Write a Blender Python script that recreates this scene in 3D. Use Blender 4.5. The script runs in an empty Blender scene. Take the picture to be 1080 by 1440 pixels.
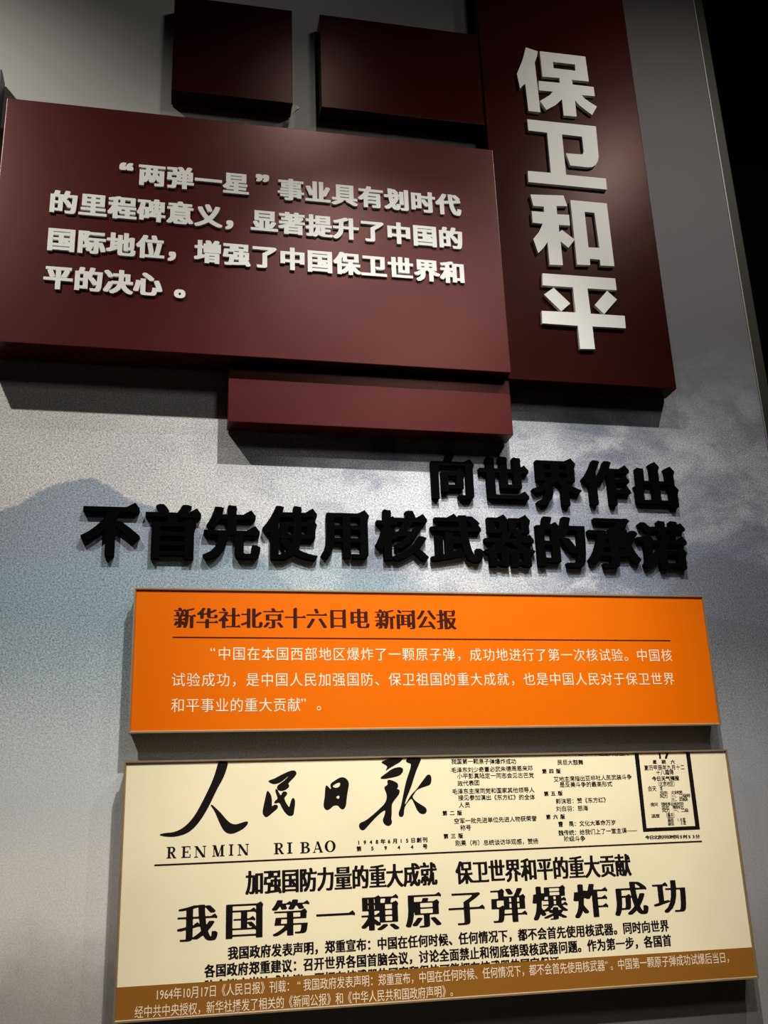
import bpy, math, random
import numpy as np
from mathutils import Matrix, Vector, noise

scene = bpy.context.scene
coll = scene.collection
PI = math.pi

# ------------------------------------------------------------------ camera
# solved from the vanishing points of the panels: the photographer stands 2 m from the wall
cam_data = bpy.data.cameras.new('camera')
cam_data.sensor_fit = 'HORIZONTAL'
cam_data.sensor_width = 36.0
cam_data.lens = 36.0 * 1417.96 / 1080.0
cam_data.clip_start = 0.05
cam = bpy.data.objects.new('camera', cam_data)
coll.objects.link(cam)
R_ = Vector((0.9788749, -0.20129386, -0.03584299))
U_ = Vector((-0.02997697, -0.31470656, 0.94871553))
F_ = Vector((0.20225064, 0.92759936, 0.31409253))
cam.matrix_world = Matrix(((R_.x, U_.x, -F_.x, 0.0), (R_.y, U_.y, -F_.y, -2.0), (R_.z, U_.z, -F_.z, 1.55), (0, 0, 0, 1)))
scene.camera = cam

# ------------------------------------------------------------------ world: a dark exhibition hall
world = bpy.data.worlds.new('world')
scene.world = world
world.use_nodes = True
bg = world.node_tree.nodes['Background']
bg.inputs[0].default_value = (0.55, 0.55, 0.6, 1)
bg.inputs[1].default_value = 0.01

# ------------------------------------------------------------------ lamps: ceiling track spots in a row parallel to the wall
def spot(x, y, z, target, power, size_deg, blend=1.0, radius=0.02, col=(1, 0.95, 0.88)):
    l = bpy.data.lights.new('track_spot', 'SPOT')
    l.energy = power; l.spot_size = math.radians(size_deg); l.spot_blend = blend
    l.shadow_soft_size = radius; l.color = col
    o = bpy.data.objects.new('track_spot', l); coll.objects.link(o)
    o.location = (x, y, z)
    o.rotation_euler = (Vector(target) - Vector((x, y, z))).to_track_quat('-Z', 'Y').to_euler()
    return o

spot(-1.10, -1.30, 4.09, (-0.95, 0, 1.75), 225, 92)
spot(0.52, -1.30, 4.09, (0.48, 0, 0.98), 360, 54, col=(1, 0.97, 0.93))
spot(1.66, -1.30, 4.09, (1.30, 0, 2.25), 90, 88)
spot(0.41, -0.97, 4.09, (0.30, 0, 1.85), 34, 70)
spot(0.60, -1.90, 4.12, (0.58, 0, 1.62), 280, 27, radius=0.04, col=(1, 0.97, 0.93))
def area(x, y, z, target, power, w, h, col=(1, 0.95, 0.9)):
    l = bpy.data.lights.new('ceiling_lamp', 'AREA')
    l.shape = 'RECTANGLE'; l.size = w; l.size_y = h; l.energy = power; l.color = col
    o = bpy.data.objects.new('ceiling_lamp', l); coll.objects.link(o)
    o.location = (x, y, z)
    o.rotation_euler = (Vector(target) - Vector((x, y, z))).to_track_quat('-Z', 'Y').to_euler()
area(1.25, -2.55, 4.05, (0.8, 0, 1.5), 9, 0.45, 0.45)

# ------------------------------------------------------------------ exposure
vs = scene.view_settings
vs.view_transform = 'Standard'; vs.look = 'None'; vs.gamma = 1.0
vs.use_curve_mapping = False
vs.exposure = 0.0
scene.cycles.max_bounces = 6
scene.cycles.use_denoising = True

# ------------------------------------------------------------------ node helper and materials
def mat(name, base=(0.5, 0.5, 0.5), rough=0.5, metal=0.0, spec=0.5, noise_scale=0, noise_amt=0.0, bump=0.0, bump_scale=200, coat=0.0, coat_rough=0.1):
    m = bpy.data.materials.new(name); m.use_nodes = True
    nt = m.node_tree; b = nt.nodes['Principled BSDF']
    b.inputs['Base Color'].default_value = (*base, 1)
    b.inputs['Roughness'].default_value = rough
    b.inputs['Metallic'].default_value = metal
    b.inputs['Specular IOR Level'].default_value = spec
    b.inputs['Coat Weight'].default_value = coat
    b.inputs['Coat Roughness'].default_value = coat_rough
    tc = nt.nodes.new('ShaderNodeTexCoord')
    if noise_scale:
        n = nt.nodes.new('ShaderNodeTexNoise'); n.inputs['Scale'].default_value = noise_scale; n.inputs['Detail'].default_value = 5
        nt.links.new(tc.outputs['Object'], n.inputs['Vector'])
        mr = nt.nodes.new('ShaderNodeMapRange'); mr.inputs['To Min'].default_value = 1 - noise_amt; mr.inputs['To Max'].default_value = 1 + noise_amt
        nt.links.new(n.outputs['Fac'], mr.inputs['Value'])
        mx = nt.nodes.new('ShaderNodeMix'); mx.data_type = 'RGBA'; mx.blend_type = 'MULTIPLY'; mx.inputs['Factor'].default_value = 1
        mx.inputs['A'].default_value = (*base, 1)
        nt.links.new(mr.outputs['Result'], mx.inputs['B'])
        nt.links.new(mx.outputs['Result'], b.inputs['Base Color'])
    if bump:
        n = nt.nodes.new('ShaderNodeTexNoise'); n.inputs['Scale'].default_value = bump_scale; n.inputs['Detail'].default_value = 3
        nt.links.new(tc.outputs['Object'], n.inputs['Vector'])
        bn = nt.nodes.new('ShaderNodeBump'); bn.inputs['Strength'].default_value = bump; bn.inputs['Distance'].default_value = 0.002
        nt.links.new(n.outputs['Fac'], bn.inputs['Height']); nt.links.new(bn.outputs['Normal'], b.inputs['Normal'])
    return m

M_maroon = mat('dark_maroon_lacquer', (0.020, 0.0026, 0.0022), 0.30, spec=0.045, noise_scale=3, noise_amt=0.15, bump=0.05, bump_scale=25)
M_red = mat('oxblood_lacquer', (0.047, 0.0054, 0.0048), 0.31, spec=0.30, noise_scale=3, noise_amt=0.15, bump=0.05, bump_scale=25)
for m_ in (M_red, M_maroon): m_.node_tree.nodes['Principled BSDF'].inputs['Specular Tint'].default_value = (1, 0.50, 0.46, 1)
M_white = mat('white_acrylic', (0.66, 0.66, 0.62), 0.5, spec=0.3)
M_white_side = M_white
M_black = mat('black_foam_board', (0.001, 0.001, 0.0011), 0.8, spec=0.015)
M_orange = mat('orange_print', (0.62, 0.115, 0.0001), 0.42, spec=0.10, noise_scale=2, noise_amt=0.03)
M_cream = mat('newsprint_cream', (0.76, 0.67, 0.44), 0.5, spec=0.3, noise_scale=7, noise_amt=0.10)
M_band = mat('brown_print_band', (0.24, 0.095, 0.010), 0.45, spec=0.35)
M_ink = mat('black_ink', (0.006, 0.0045, 0.004), 0.6, spec=0.08)
M_ink_brown = mat('dark_brown_ink', (0.035, 0.005, 0.002), 0.6, spec=0.08)
M_lightprint = mat('pale_print', (0.78, 0.60, 0.42), 0.5, spec=0.3)
M_brass = mat('brushed_bronze_frame', (0.34, 0.24, 0.13), 0.42, metal=0.55, noise_scale=60, noise_amt=0.15)
M_greyboard = mat('slate_grey_board', (0.045, 0.05, 0.055), 0.4, spec=0.3)
M_core = mat('panel_core_dark', (0.035, 0.03, 0.028), 0.6)
M_floor = mat('dark_grey_floor_tiles', (0.13, 0.115, 0.10), 0.45, noise_scale=4, noise_amt=0.2)
M_hall = mat('dark_hall_paint', (0.012, 0.012, 0.013), 0.8, spec=0.1, noise_scale=5, noise_amt=0.2)
M_hallwall = mat('charcoal_hall_wall', (0.05, 0.05, 0.052), 0.7, noise_scale=3, noise_amt=0.2)
M_edge = mat('olive_black_edge_trim', (0.022, 0.021, 0.014), 0.5, spec=0.2)
M_edgelight = mat('pale_edge_highlight', (0.22, 0.20, 0.18), 0.5, metal=0.3)  # pale colour stands in for light caught along the wall's edge
M_tape = mat('torn_clear_tape', (0.45, 0.42, 0.38), 0.25, spec=0.6)

# the printed mural: misty mountain ridges on a wall covering
def mural_material():
    m = bpy.data.materials.new('mountain_mural_print'); m.use_nodes = True
    nt = m.node_tree; N = nt.nodes; Lk = nt.links; b = N['Principled BSDF']
    b.inputs['Roughness'].default_value = 0.62; b.inputs['Specular IOR Level'].default_value = 0.3
    tc = N.new('ShaderNodeTexCoord'); sp = N.new('ShaderNodeSeparateXYZ'); Lk.new(tc.outputs['Object'], sp.inputs[0])
    X, Z = sp.outputs['X'], sp.outputs['Z']
    def math_(op, a, b_=None, c=None, clamp=False):
        n = N.new('ShaderNodeMath'); n.operation = op; n.use_clamp = clamp
        for i, v in enumerate((a, b_, c)):
            if v is None: continue
            if isinstance(v, (int, float)): n.inputs[i].default_value = v
            else: Lk.new(v, n.inputs[i])
        return n.outputs[0]
    def noise_(scale, detail=4, rough=0.55, dist=0.0, stretch=None):
        n = N.new('ShaderNodeTexNoise'); n.inputs['Scale'].default_value = scale; n.inputs['Detail'].default_value = detail
        n.inputs['Roughness'].default_value = rough; n.inputs['Distortion'].default_value = dist
        if stretch:
            mp = N.new('ShaderNodeMapping'); mp.inputs['Scale'].default_value = stretch[0]; mp.inputs['Rotation'].default_value = stretch[1]
            Lk.new(tc.outputs['Object'], mp.inputs[0]); Lk.new(mp.outputs[0], n.inputs['Vector'])
        else: Lk.new(tc.outputs['Object'], n.inputs['Vector'])
        return n.outputs['Fac']
    def smooth(v, a, b_, lo=0.0, hi=1.0):
        n = N.new('ShaderNodeMapRange'); n.interpolation_type = 'SMOOTHSTEP'
        n.inputs['From Min'].default_value = a; n.inputs['From Max'].default_value = b_
        n.inputs['To Min'].default_value = lo; n.inputs['To Max'].default_value = hi
        Lk.new(v, n.inputs['Value']); return n.outputs['Result']
    def mix(fac, a, b_, mode='MIX'):
        n = N.new('ShaderNodeMix'); n.data_type = 'RGBA'; n.blend_type = mode
        if isinstance(fac, (int, float)): n.inputs['Factor'].default_value = fac
        else: Lk.new(fac, n.inputs['Factor'])
        for k, v in (('A', a), ('B', b_)):
            if isinstance(v, tuple): n.inputs[k].default_value = (*v, 1)
            else: Lk.new(v, n.inputs[k])
        return n.outputs['Result']
    def curve(pts):                                    # ridge line: height as a function of x, both mapped from metres
        n = N.new('ShaderNodeFloatCurve'); c = n.mapping.curves[0]
        P = [((x + 3) / 6, (z - 1.0) / 2) for x, z in pts]
        c.points[0].location = P[0]; c.points[1].location = P[-1]
        for p in P[1:-1]: c.points.new(*p)
        n.mapping.update()
        Lk.new(math_('DIVIDE', math_('ADD', X, 3.0), 6.0), n.inputs['Value'])
        return math_('ADD', math_('MULTIPLY', n.outputs[0], 2.0), 1.0)
    big = noise_(2.2, 6, 0.6, 0.4, ((1, 1, 1.6), (0, 0.5, 0)))
    mid = noise_(7, 5, 0.6)
    jag = math_('MULTIPLY', math_('SUBTRACT', noise_(28, 5, 0.7), 0.5), 0.035)
    def below(pts, soft, jamt=1.0):
        h = math_('ADD', curve(pts), math_('MULTIPLY', jag, jamt))
        return smooth(math_('SUBTRACT', h, Z), -soft, soft)
    # cloud sky: pale grey with blue-grey smoke, smokier to the right
    smoke = smooth(math_('ADD', big, math_('MULTIPLY', smooth(X, 0.7, 1.35), 0.08)), 0.44, 0.66)
    sky = mix(smoke, (0.39, 0.405, 0.43), (0.14, 0.16, 0.205))
    puff = smooth(noise_(8.5, 5, 0.62, 0.5, ((1, 1, 1.5), (0, 0.35, 0))), 0.50, 0.66)
    sky = mix(math_('MULTIPLY', puff, smooth(X, 0.0, 0.5, 0.4, 0.8)), sky, (0.18, 0.20, 0.25))
    lightp = smooth(noise_(5.5, 5, 0.6, 0.6, ((1, 1, 1.6), (0, 0.6, 0))), 0.52, 0.70)
    sky = mix(math_('MULTIPLY', lightp, 0.8), sky, (0.47, 0.475, 0.50))
    warm = smooth(X, -0.2, 0.5)
    sky = mix(warm, mix(math_('MULTIPLY', smoke, 0.35), (0.46, 0.45, 0.435), (0.30, 0.31, 0.33)), sky)
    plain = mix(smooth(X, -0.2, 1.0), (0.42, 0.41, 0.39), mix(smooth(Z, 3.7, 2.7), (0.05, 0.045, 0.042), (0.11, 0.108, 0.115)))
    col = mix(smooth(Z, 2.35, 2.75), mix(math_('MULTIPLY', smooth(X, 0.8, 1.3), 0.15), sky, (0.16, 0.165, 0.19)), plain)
    # far right smoky mountain
    f = below([(-3, 1.0), (0.55, 1.9), (0.66, 2.05), (0.77, 2.03), (0.87, 2.055), (1.0, 2.0), (1.06, 2.05), (1.115, 2.11), (1.19, 2.15), (1.33, 2.12), (3, 2.2)], 0.018)
    f2 = math_('MULTIPLY', f, smooth(X, 0.5, 1.1, 0.3, 0.95))
    col = mix(f2, col, (0.125, 0.135, 0.165))
    # left mountain
    f = below([(-3, 2.0), (-0.6, 2.13), (-0.34, 2.205), (-0.262, 2.25), (-0.209, 2.274), (-0.168, 2.28), (-0.139, 2.27), (-0.096, 2.238), (-0.046, 2.224), (-0.01, 2.205), (0.12, 2.15), (0.25, 2.05), (0.5, 1.9), (3, 1.2)], 0.004)
    col = mix(math_('MULTIPLY', f, 0.92), col, (0.19, 0.225, 0.275))
    # nearer teal ridge
    f = below([(-3, 2.0), (-0.33, 2.10), (-0.16, 2.115), (0.12, 2.125), (0.25, 2.135), (0.33, 2.13), (0.37, 2.10), (0.46, 2.083), (0.58, 2.04), (0.67, 2.005), (0.75, 1.99), (0.9, 1.9), (3, 1.2)], 0.02)
    col = mix(math_('MULTIPLY', f, 0.62), col, (0.20, 0.28, 0.31))
    # slate ridge low on the right
    f = below([(-3, 1.0), (0.9, 1.4), (1.0, 1.95), (1.15, 2.005), (1.236, 1.994), (1.305, 1.987), (3, 1.9)], 0.006)
    col = mix(math_('MULTIPLY', f, smooth(X, 0.8, 1.1)), col, (0.115, 0.12, 0.14))
    # mist rising from the foot of the mountains
    mist = smooth(math_('ADD', Z, math_('MULTIPLY', mid, 0.10)), 2.06, 1.72)
    col = mix(mist, col, mix(smooth(X, 0.3, 1.1), (0.46, 0.475, 0.47), (0.27, 0.275, 0.28)))
    warmth = smooth(Z, 1.68, 1.5)
    col = mix(math_('MULTIPLY', warmth, 0.7), col, mix(smooth(X, 0.3, 1.1), (0.66, 0.615, 0.55), (0.31, 0.28, 0.28)))
    low = smooth(math_('ADD', Z, math_('MULTIPLY', mid, 0.2)), 1.56, 1.40)
    col = mix(math_('MULTIPLY', low, 0.7), col, (0.22, 0.20, 0.18))
    # printed grain
    g1 = noise_(330, 2, 0.6); g2 = noise_(150, 3, 0.7)
    grain = math_('ADD', math_('MULTIPLY', math_('SUBTRACT', g1, 0.5), 2.7), math_('MULTIPLY', math_('SUBTRACT', g2, 0.5), 0.8))
    amt = math_('MULTIPLY', smooth(Z, 2.75, 2.35), smooth(Z, 1.6, 1.95, 0.25, 1.0))
    gain = math_('ADD', math_('MULTIPLY', grain, amt), 1.0, clamp=False)
    col = mix(1.0, col, gain, 'MULTIPLY')
    Lk.new(col, b.inputs['Base Color'])
    bp = N.new('ShaderNodeBump'); bp.inputs['Strength'].default_value = 0.15; bp.inputs['Distance'].default_value = 0.001
    Lk.new(g1, bp.inputs['Height']); Lk.new(bp.outputs[0], b.inputs['Normal'])
    return m
M_mural = mural_material()

# ------------------------------------------------------------------ object helpers
def link(name, verts, faces, material, parent=None, loc=(0, 0, 0)):
    me = bpy.data.meshes.new(name)
    me.from_pydata([tuple(map(float, v)) for v in verts], [], [tuple(map(int, f)) for f in faces])
    me.update(); me.materials.append(material)
    o = bpy.data.objects.new(name, me); coll.objects.link(o)
    o.parent = parent; o.location = loc
    return o

def box_data(x0, x1, y0, y1, z0, z1, bev=0.0):
    """box, with bevelled edges when bev > 0"""
    if bev <= 0:
        v = [(x, y, z) for x in (x0, x1) for y in (y0, y1) for z in (z0, z1)]
        f = [(0, 1, 3, 2), (4, 6, 7, 5), (0, 4, 5, 1), (2, 3, 7, 6), (0, 2, 6, 4), (1, 5, 7, 3)]
        return v, f
    import bmesh
    bm = bmesh.new(); bmesh.ops.create_cube(bm, size=1)
    for v in bm.verts:
        v.co = Vector(((x0 + x1) / 2 + v.co.x * (x1 - x0), (y0 + y1) / 2 + v.co.y * (y1 - y0), (z0 + z1) / 2 + v.co.z * (z1 - z0)))
    bmesh.ops.bevel(bm, geom=list(bm.edges), offset=bev, segments=2, affect='EDGES', profile=0.7)
    vs_ = [tuple(v.co) for v in bm.verts]; bm.verts.index_update()
    fs = [tuple(v.index for v in f.verts) for f in bm.faces]
    bm.free(); return vs_, fs

def box(name, x0, x1, y0, y1, z0, z1, material, parent=None, bev=0.0):
    v, f = box_data(x0, x1, y0, y1, z0, z1, bev)
    return link(name, v, f, material, parent)

def thing(name, label, cat, loc, group=None):
    o = bpy.data.objects.new(name, None); coll.objects.link(o); o.empty_display_size = 0.1
    o.location = loc; o['label'] = label; o['category'] = cat
    if group: o['group'] = group
    return o
def tag(o, label, cat, group=None):
    o['label'] = label; o['category'] = cat
    if group: o['group'] = group
    return o
def structure(o): o['kind'] = 'structure'; return o
bpy.context.view_layer.update()

# ------------------------------------------------------------------ lettering engine
_glyph_tris = {}
def glyph_tris(ch):
    """triangles (n,3,2) of one character of Blender's built-in font, in em units"""
    if ch in _glyph_tris: return _glyph_tris[ch]
    c = bpy.data.curves.new('g', 'FONT'); c.body = ch; c.size = 1.0; c.resolution_u = 4
    o = bpy.data.objects.new('g', c)
    me = o.to_mesh(); co = np.array([v.co[:2] for v in me.vertices]); me.calc_loop_triangles()
    t = np.array([[*l.vertices] for l in me.loop_triangles], int)
    res = (co, t) if len(t) else None
    o.to_mesh_clear(); bpy.data.objects.remove(o); bpy.data.curves.remove(c)
    _glyph_tris[ch] = res
    return res

def raster_tris(T, N, lo, size):
    """coverage of triangles on a size x size grid, N pixels per em, lower corner lo"""
    S = 2; n = size * S; img = np.zeros((n, n), bool)
    P = (T - np.array(lo)) * N * S
    for t in P:
        x0, y0 = np.floor(t.min(0)).astype(int); x1, y1 = np.ceil(t.max(0)).astype(int) + 1
        x0, y0 = max(x0, 0), max(y0, 0); x1, y1 = min(x1, n), min(y1, n)
        if x1 <= x0 or y1 <= y0: continue
        xs = np.arange(x0, x1) + 0.5; ys = (np.arange(y0, y1) + 0.5)[:, None]
        (ax, ay), (bx, by), (cx, cy) = t
        d1 = (bx - ax) * (ys - ay) - (by - ay) * (xs - ax)
        d2 = (cx - bx) * (ys - by) - (cy - by) * (xs - bx)
        d3 = (ax - cx) * (ys - cy) - (ay - cy) * (xs - cx)
        e = 1e-6
        img[y0:y1, x0:x1] |= ((d1 >= -e) & (d2 >= -e) & (d3 >= -e)) | ((d1 <= e) & (d2 <= e) & (d3 <= e))
    return img.reshape(size, S, size, S).mean((1, 3)).astype(np.float32)

def shift_op(a, r, axis, op):
    """1-D grey dilation (max) or erosion (min) by r pixels, fractional r allowed"""
    out = a.copy(); k = int(r); fr = r - k
    for s in range(1, k + 2):
        w = 1.0 if s <= k else fr
        if w <= 0: continue
        for sg in (-1, 1):
            b = np.roll(a, sg * s, axis)
            b = out * (1 - w) + op(out, b) * w
            out = b
    return out
def smooth_img(a):
    p = np.pad(a, 1)
    a = (p[:-2, 1:-1] + 2 * p[1:-1, 1:-1] + p[2:, 1:-1]) / 4
    p = np.pad(a, 1)
    return (p[1:-1, :-2] + 2 * p[1:-1, 1:-1] + p[1:-1, 2:]) / 4

def outline_loops(co, tri):
    """directed boundary loops, interior on the left"""
    ed = {}
    for a, b, c in tri:
        u, v, w = co[a], co[b], co[c]
        if (v[0] - u[0]) * (w[1] - u[1]) - (v[1] - u[1]) * (w[0] - u[0]) < 0: b, c = c, b
        for e in ((a, b), (b, c), (c, a)): ed[e] = ed.get(e, 0) + 1
    nxt = {a: b for (a, b) in ed if (b, a) not in ed}
    loops = []; used = set()
    for s in list(nxt):
        if s in used: continue
        l = []; c = s
        while c not in used and c in nxt:
            used.add(c); l.append(c); c = nxt[c]
        if len(l) > 2: loops.append(co[l])
    return loops

def serif_tris(co, tri, k):
    """small triangular swellings at the right ends of level strokes, at upper right corners and at stem tops"""
    out = []
    for l in outline_loops(co, tri):
        n = len(l)
        # drop nearly collinear vertices
        keep = [l[i] for i in range(n) if abs(np.cross(l[i] - l[i - 1], l[(i + 1) % n] - l[i])) > 2e-5]
        n = len(keep)
        if n < 3: continue
        for i in range(n):
            p0, p1, p2, p3 = keep[i - 1], keep[i], keep[(i + 1) % n], keep[(i + 2) % n]
            e0, e1, e2 = p1 - p0, p2 - p1, p3 - p2
            L0, L1, L2 = np.hypot(*e0), np.hypot(*e1), np.hypot(*e2)
            if L1 < 1e-4 or L2 < 1e-4 or L0 < 1e-4: continue
            up = e1[1] / L1 > 0.97
            left2 = -e2[0] / L2 > 0.97
            if up and left2 and L1 < 0.12 and e0[0] / L0 > 0.95 and L0 > 0.07 and L2 > 0.07:
                x, y = p2      # right end of a level stroke
                out.append([(x + .005 * k, y - L1), (x - .045 * k, y + .062 * k), (x - .15 * k, y)])
                out.append([(x + .005 * k, y - L1), (x + .012 * k, y - L1 * .3), (x - .045 * k, y + .062 * k)])
            elif up and left2 and L1 >= 0.12 and L2 > 0.08:
                x, y = p2      # upper right corner
                out.append([(x + .035 * k, y - .03 * k), (x - .03 * k, y + .05 * k), (x - .13 * k, y)])
                out.append([(x + .035 * k, y - .03 * k), (x - .13 * k, y), (x, y - .13 * k)])
            elif left2 is not None and -e1[0] / L1 > 0.95 and L1 < 0.12 and e0[1] / L0 > 0.9 and -e2[1] / L2 > 0.9 and L0 > 0.1 and L2 > 0.1:
                x, y = p2      # top of a stem: leans out to the left
                out.append([(x - .035 * k, y + .012 * k), (x + L1, y - .01), (x, y - .09 * k)])
                out.append([(x - .035 * k, y + .012 * k), (x + L1 + .02 * k, y - .035 * k), (x + L1, y - .07 * k)])
    return np.array(out) if out else None

def trace(img, level=0.5):
    """marching squares, returns closed loops in pixel coordinates"""
    f = np.pad(img, 1) - level
    s = f > 0
    code = s[:-1, :-1] * 1 + s[:-1, 1:] * 2 + s[1:, 1:] * 4 + s[1:, :-1] * 8
    ys, xs = np.nonzero((code > 0) & (code < 15))
    nxt = {}
    # edges: 0 bottom, 1 right, 2 top, 3 left ; inside on the left
    T = {1: [(0, 3)], 2: [(1, 0)], 3: [(1, 3)], 4: [(2, 1)], 5: [(0, 3), (2, 1)], 6: [(2, 0)], 7: [(2, 3)], 8: [(3, 2)], 9: [(0, 2)], 10: [(1, 0), (3, 2)], 11: [(1, 2)], 12: [(3, 1)], 13: [(0, 1)], 14: [(3, 0)]}
    def key(x, y, e):
        return (x, y, 0) if e == 0 else (x + 1, y, 1) if e == 1 else (x, y + 1, 0) if e == 2 else (x, y, 1)
    for y, x in zip(ys.tolist(), xs.tolist()):
        for a, b in T[int(code[y, x])]:
            nxt[key(x, y, a)] = key(x, y, b)
    def pos(k):
        x, y, d = k
        if d == 0:
            a, b = f[y, x], f[y, x + 1]; t = a / (a - b); return (x + t - 0.5, y - 0.5)
        a, b = f[y, x], f[y + 1, x]; t = a / (a - b); return (x - 0.5, y + t - 0.5)
    loops = []
    while nxt:
        s0, c = nxt.popitem(); l = [s0]
        while c != s0 and c in nxt:
            l.append(c); c = nxt.pop(c)
        if len(l) > 3: loops.append(np.array([pos(k) for k in l]))
    return loops

def simplify(P, eps):
    """Douglas-Peucker on a closed loop"""
    n = len(P)
    i0 = 0; i1 = int(np.argmax(((P - P[0]) ** 2).sum(1)))
    Q = np.vstack([P, P[:1]]); keep = np.zeros(n + 1, bool); keep[[i0, i1, n]] = True
    st = [(i0, i1), (i1, n)]
    while st:
        a, b = st.pop()
        if b - a < 2: continue
        d = Q[b] - Q[a]; L = np.hypot(*d) + 1e-9; seg = Q[a + 1:b] - Q[a]
        h = np.abs(seg[:, 0] * d[1] - seg[:, 1] * d[0]) / L
        j = int(np.argmax(h))
        if h[j] > eps: keep[a + 1 + j] = True; st += [(a, a + 1 + j), (a + 1 + j, b)]
    return P[keep[:-1]]

def fill(loops, depth=0.0):
    """fill closed loops (outer and holes) through a 2D curve; returns verts in wall orientation (x, y, z) and faces.
    depth > 0 gives a solid from y = -depth (front) to y = 0 (back)"""
    c = bpy.data.curves.new('f', 'CURVE'); c.dimensions = '2D'; c.fill_mode = 'BOTH' if depth > 0 else 'FRONT'
    c.extrude = depth / 2
    for l in loops:
        s = c.splines.new('POLY'); s.points.add(len(l) - 1)
        s.points.foreach_set('co', np.column_stack([l, np.zeros(len(l)), np.ones(len(l))]).ravel())
        s.use_cyclic_u = True
    o = bpy.data.objects.new('f', c); me = o.to_mesh()
    v = np.array([w.co[:] for w in me.vertices]).reshape(-1, 3); f = [tuple(p.vertices) for p in me.polygons]
    o.to_mesh_clear(); bpy.data.objects.remove(o); bpy.data.curves.remove(c)
    if len(v) == 0: return v, f
    V = np.column_stack([v[:, 0], -(v[:, 2] + depth / 2), v[:, 1]])
    return V, f

STYLE = {   # N pixels per em, serif size, vertical erosion, horizontal dilation, isotropic dilation (em), simplification (px)
    'hei':   (180, 0.0, 0.0, 0.026, 0.023, 0.4),
    'wei':   (190, 1.4, 0.0, 0.036, 0.004, 0.35),
    'song':  (150, 0.95, 0.017, 0.040, 0.004, 0.35),
    'cond':  (110, 0.6, 0.010, 0.034, 0.014, 0.3),
    'body':  (80, 0.7, 0.004, 0.026, 0.014, 0.3),
    'light': (96, 0.0, 0.0, 0.0, 0.0, 0.3),
    'kai':   (36, 0.0, 0.0, 0.006, 0.006, 0.3),
    'micro': (40, 0.0, 0.0, 0.012, 0.004, 0.3),
    'tiny':  (36, 0.0, 0.0, 0.03, 0.012, 0.3),
}
_loops = {}
def char_loops(ch, style):
    k = (ch, style)
    if k in _loops: return _loops[k]
    g = glyph_tris(ch)
    if g is None: _loops[k] = []; return []
    co, tri = g
    N, serif, ero, dilx, dil, eps = STYLE[style]
    size = int(N * 1.5); lo = (-0.2, -0.37)
    x0, x1 = co[:, 0].min(), co[:, 0].max()
    if ord(ch) < 256 or ch in '“”': co = co + np.array([0.5 - (x0 + x1) / 2, 0])        # centre narrow digits in the cell
    img = raster_tris(co[tri], N, lo, size)
    if ero > 0: img = shift_op(img, ero * N, 0, np.minimum)
    elif ero < 0: img = shift_op(img, -ero * N, 0, np.maximum)
    if dilx: img = shift_op(img, dilx * N, 1, np.maximum)
    if dil:
        img = shift_op(shift_op(img, dil * N, 0, np.maximum), dil * N, 1, np.maximum)
    if serif:
        st = serif_tris(co, tri, serif)
        if st is not None:
            off = np.array([dilx + dil, -ero + dil])
            img = np.maximum(img, raster_tris(st + off * np.array([0.7, 0.8]), N, lo, size))
            img = smooth_img(img)
    if N > 60 and style != 'hei': img = smooth_img(img)
    L = [simplify(l, eps) / N + np.array(lo) for l in trace(img)]
    # keep away specks
    L = [l for l in L if len(l) > 2 and abs(np.dot(l[:, 0], np.roll(l[:, 1], 1)) - np.dot(l[:, 1], np.roll(l[:, 0], 1))) > 4 / N / N * 2]
    L = [l - np.array([0.5, 0.38]) for l in L]       # cell centre becomes the origin
    _loops[k] = L
    return L
_cm = {}
def char_mesh(ch, style, depth=0.0):
    k = (ch, style, depth)
    if k not in _cm:
        L = char_loops(ch, style)
        _cm[k] = fill(L, depth) if L else (np.zeros((0, 3)), [])
    return _cm[k]

def printed_line(name, text, style, x0, z0, x1, z1, y, w, h, material, parent, ploc, zclip=None):
    """flat lettering printed on a sheet, one mesh for the line; y is the sheet's face"""
    V = []; F = []; n = max(1, len(text) - 1); k = 0
    for i, ch in enumerate(text):
        v, f = char_mesh(ch, style)
        if len(v) == 0: continue
        t = i / n
        P = v * np.array([w, 1, h]) + np.array([x0 + (x1 - x0) * t, y - 0.0004, z0 + (z1 - z0) * t]) - np.array(ploc)
        V.append(P); F += [tuple(a + k for a in q) for q in f]; k += len(P)
    V = np.vstack(V)
    if zclip is not None: V[:, 2] = np.clip(V[:, 2], zclip[0] - ploc[2], zclip[1] - ploc[2])
    return link(name, V, F, material, parent)

def fitted_line(name, text, x0, x1, z, h, y, material, parent, ploc, weight=0.0):
    """a whole line in the built-in font, squeezed to run from x0 to x1, centred on height z"""
    c = bpy.data.curves.new('t', 'FONT'); c.body = text; c.size = 1.0; c.resolution_u = 2; c.offset = weight
    o = bpy.data.objects.new('t', c); me = o.to_mesh()
    v = np.array([w.co[:] for w in me.vertices]); f = [tuple(p.vertices) for p in me.polygons]
    o.to_mesh_clear(); bpy.data.objects.remove(o); bpy.data.curves.remove(c)
    a, b = v[:, 0].min(), v[:, 0].max()
    V = np.column_stack([x0 + (v[:, 0] - a) / (b - a) * (x1 - x0), np.full(len(v), y - 0.0004), z + (v[:, 1] - 0.38) * h]) - np.array(ploc)
    return link(name, V, f, material, parent)

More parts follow.
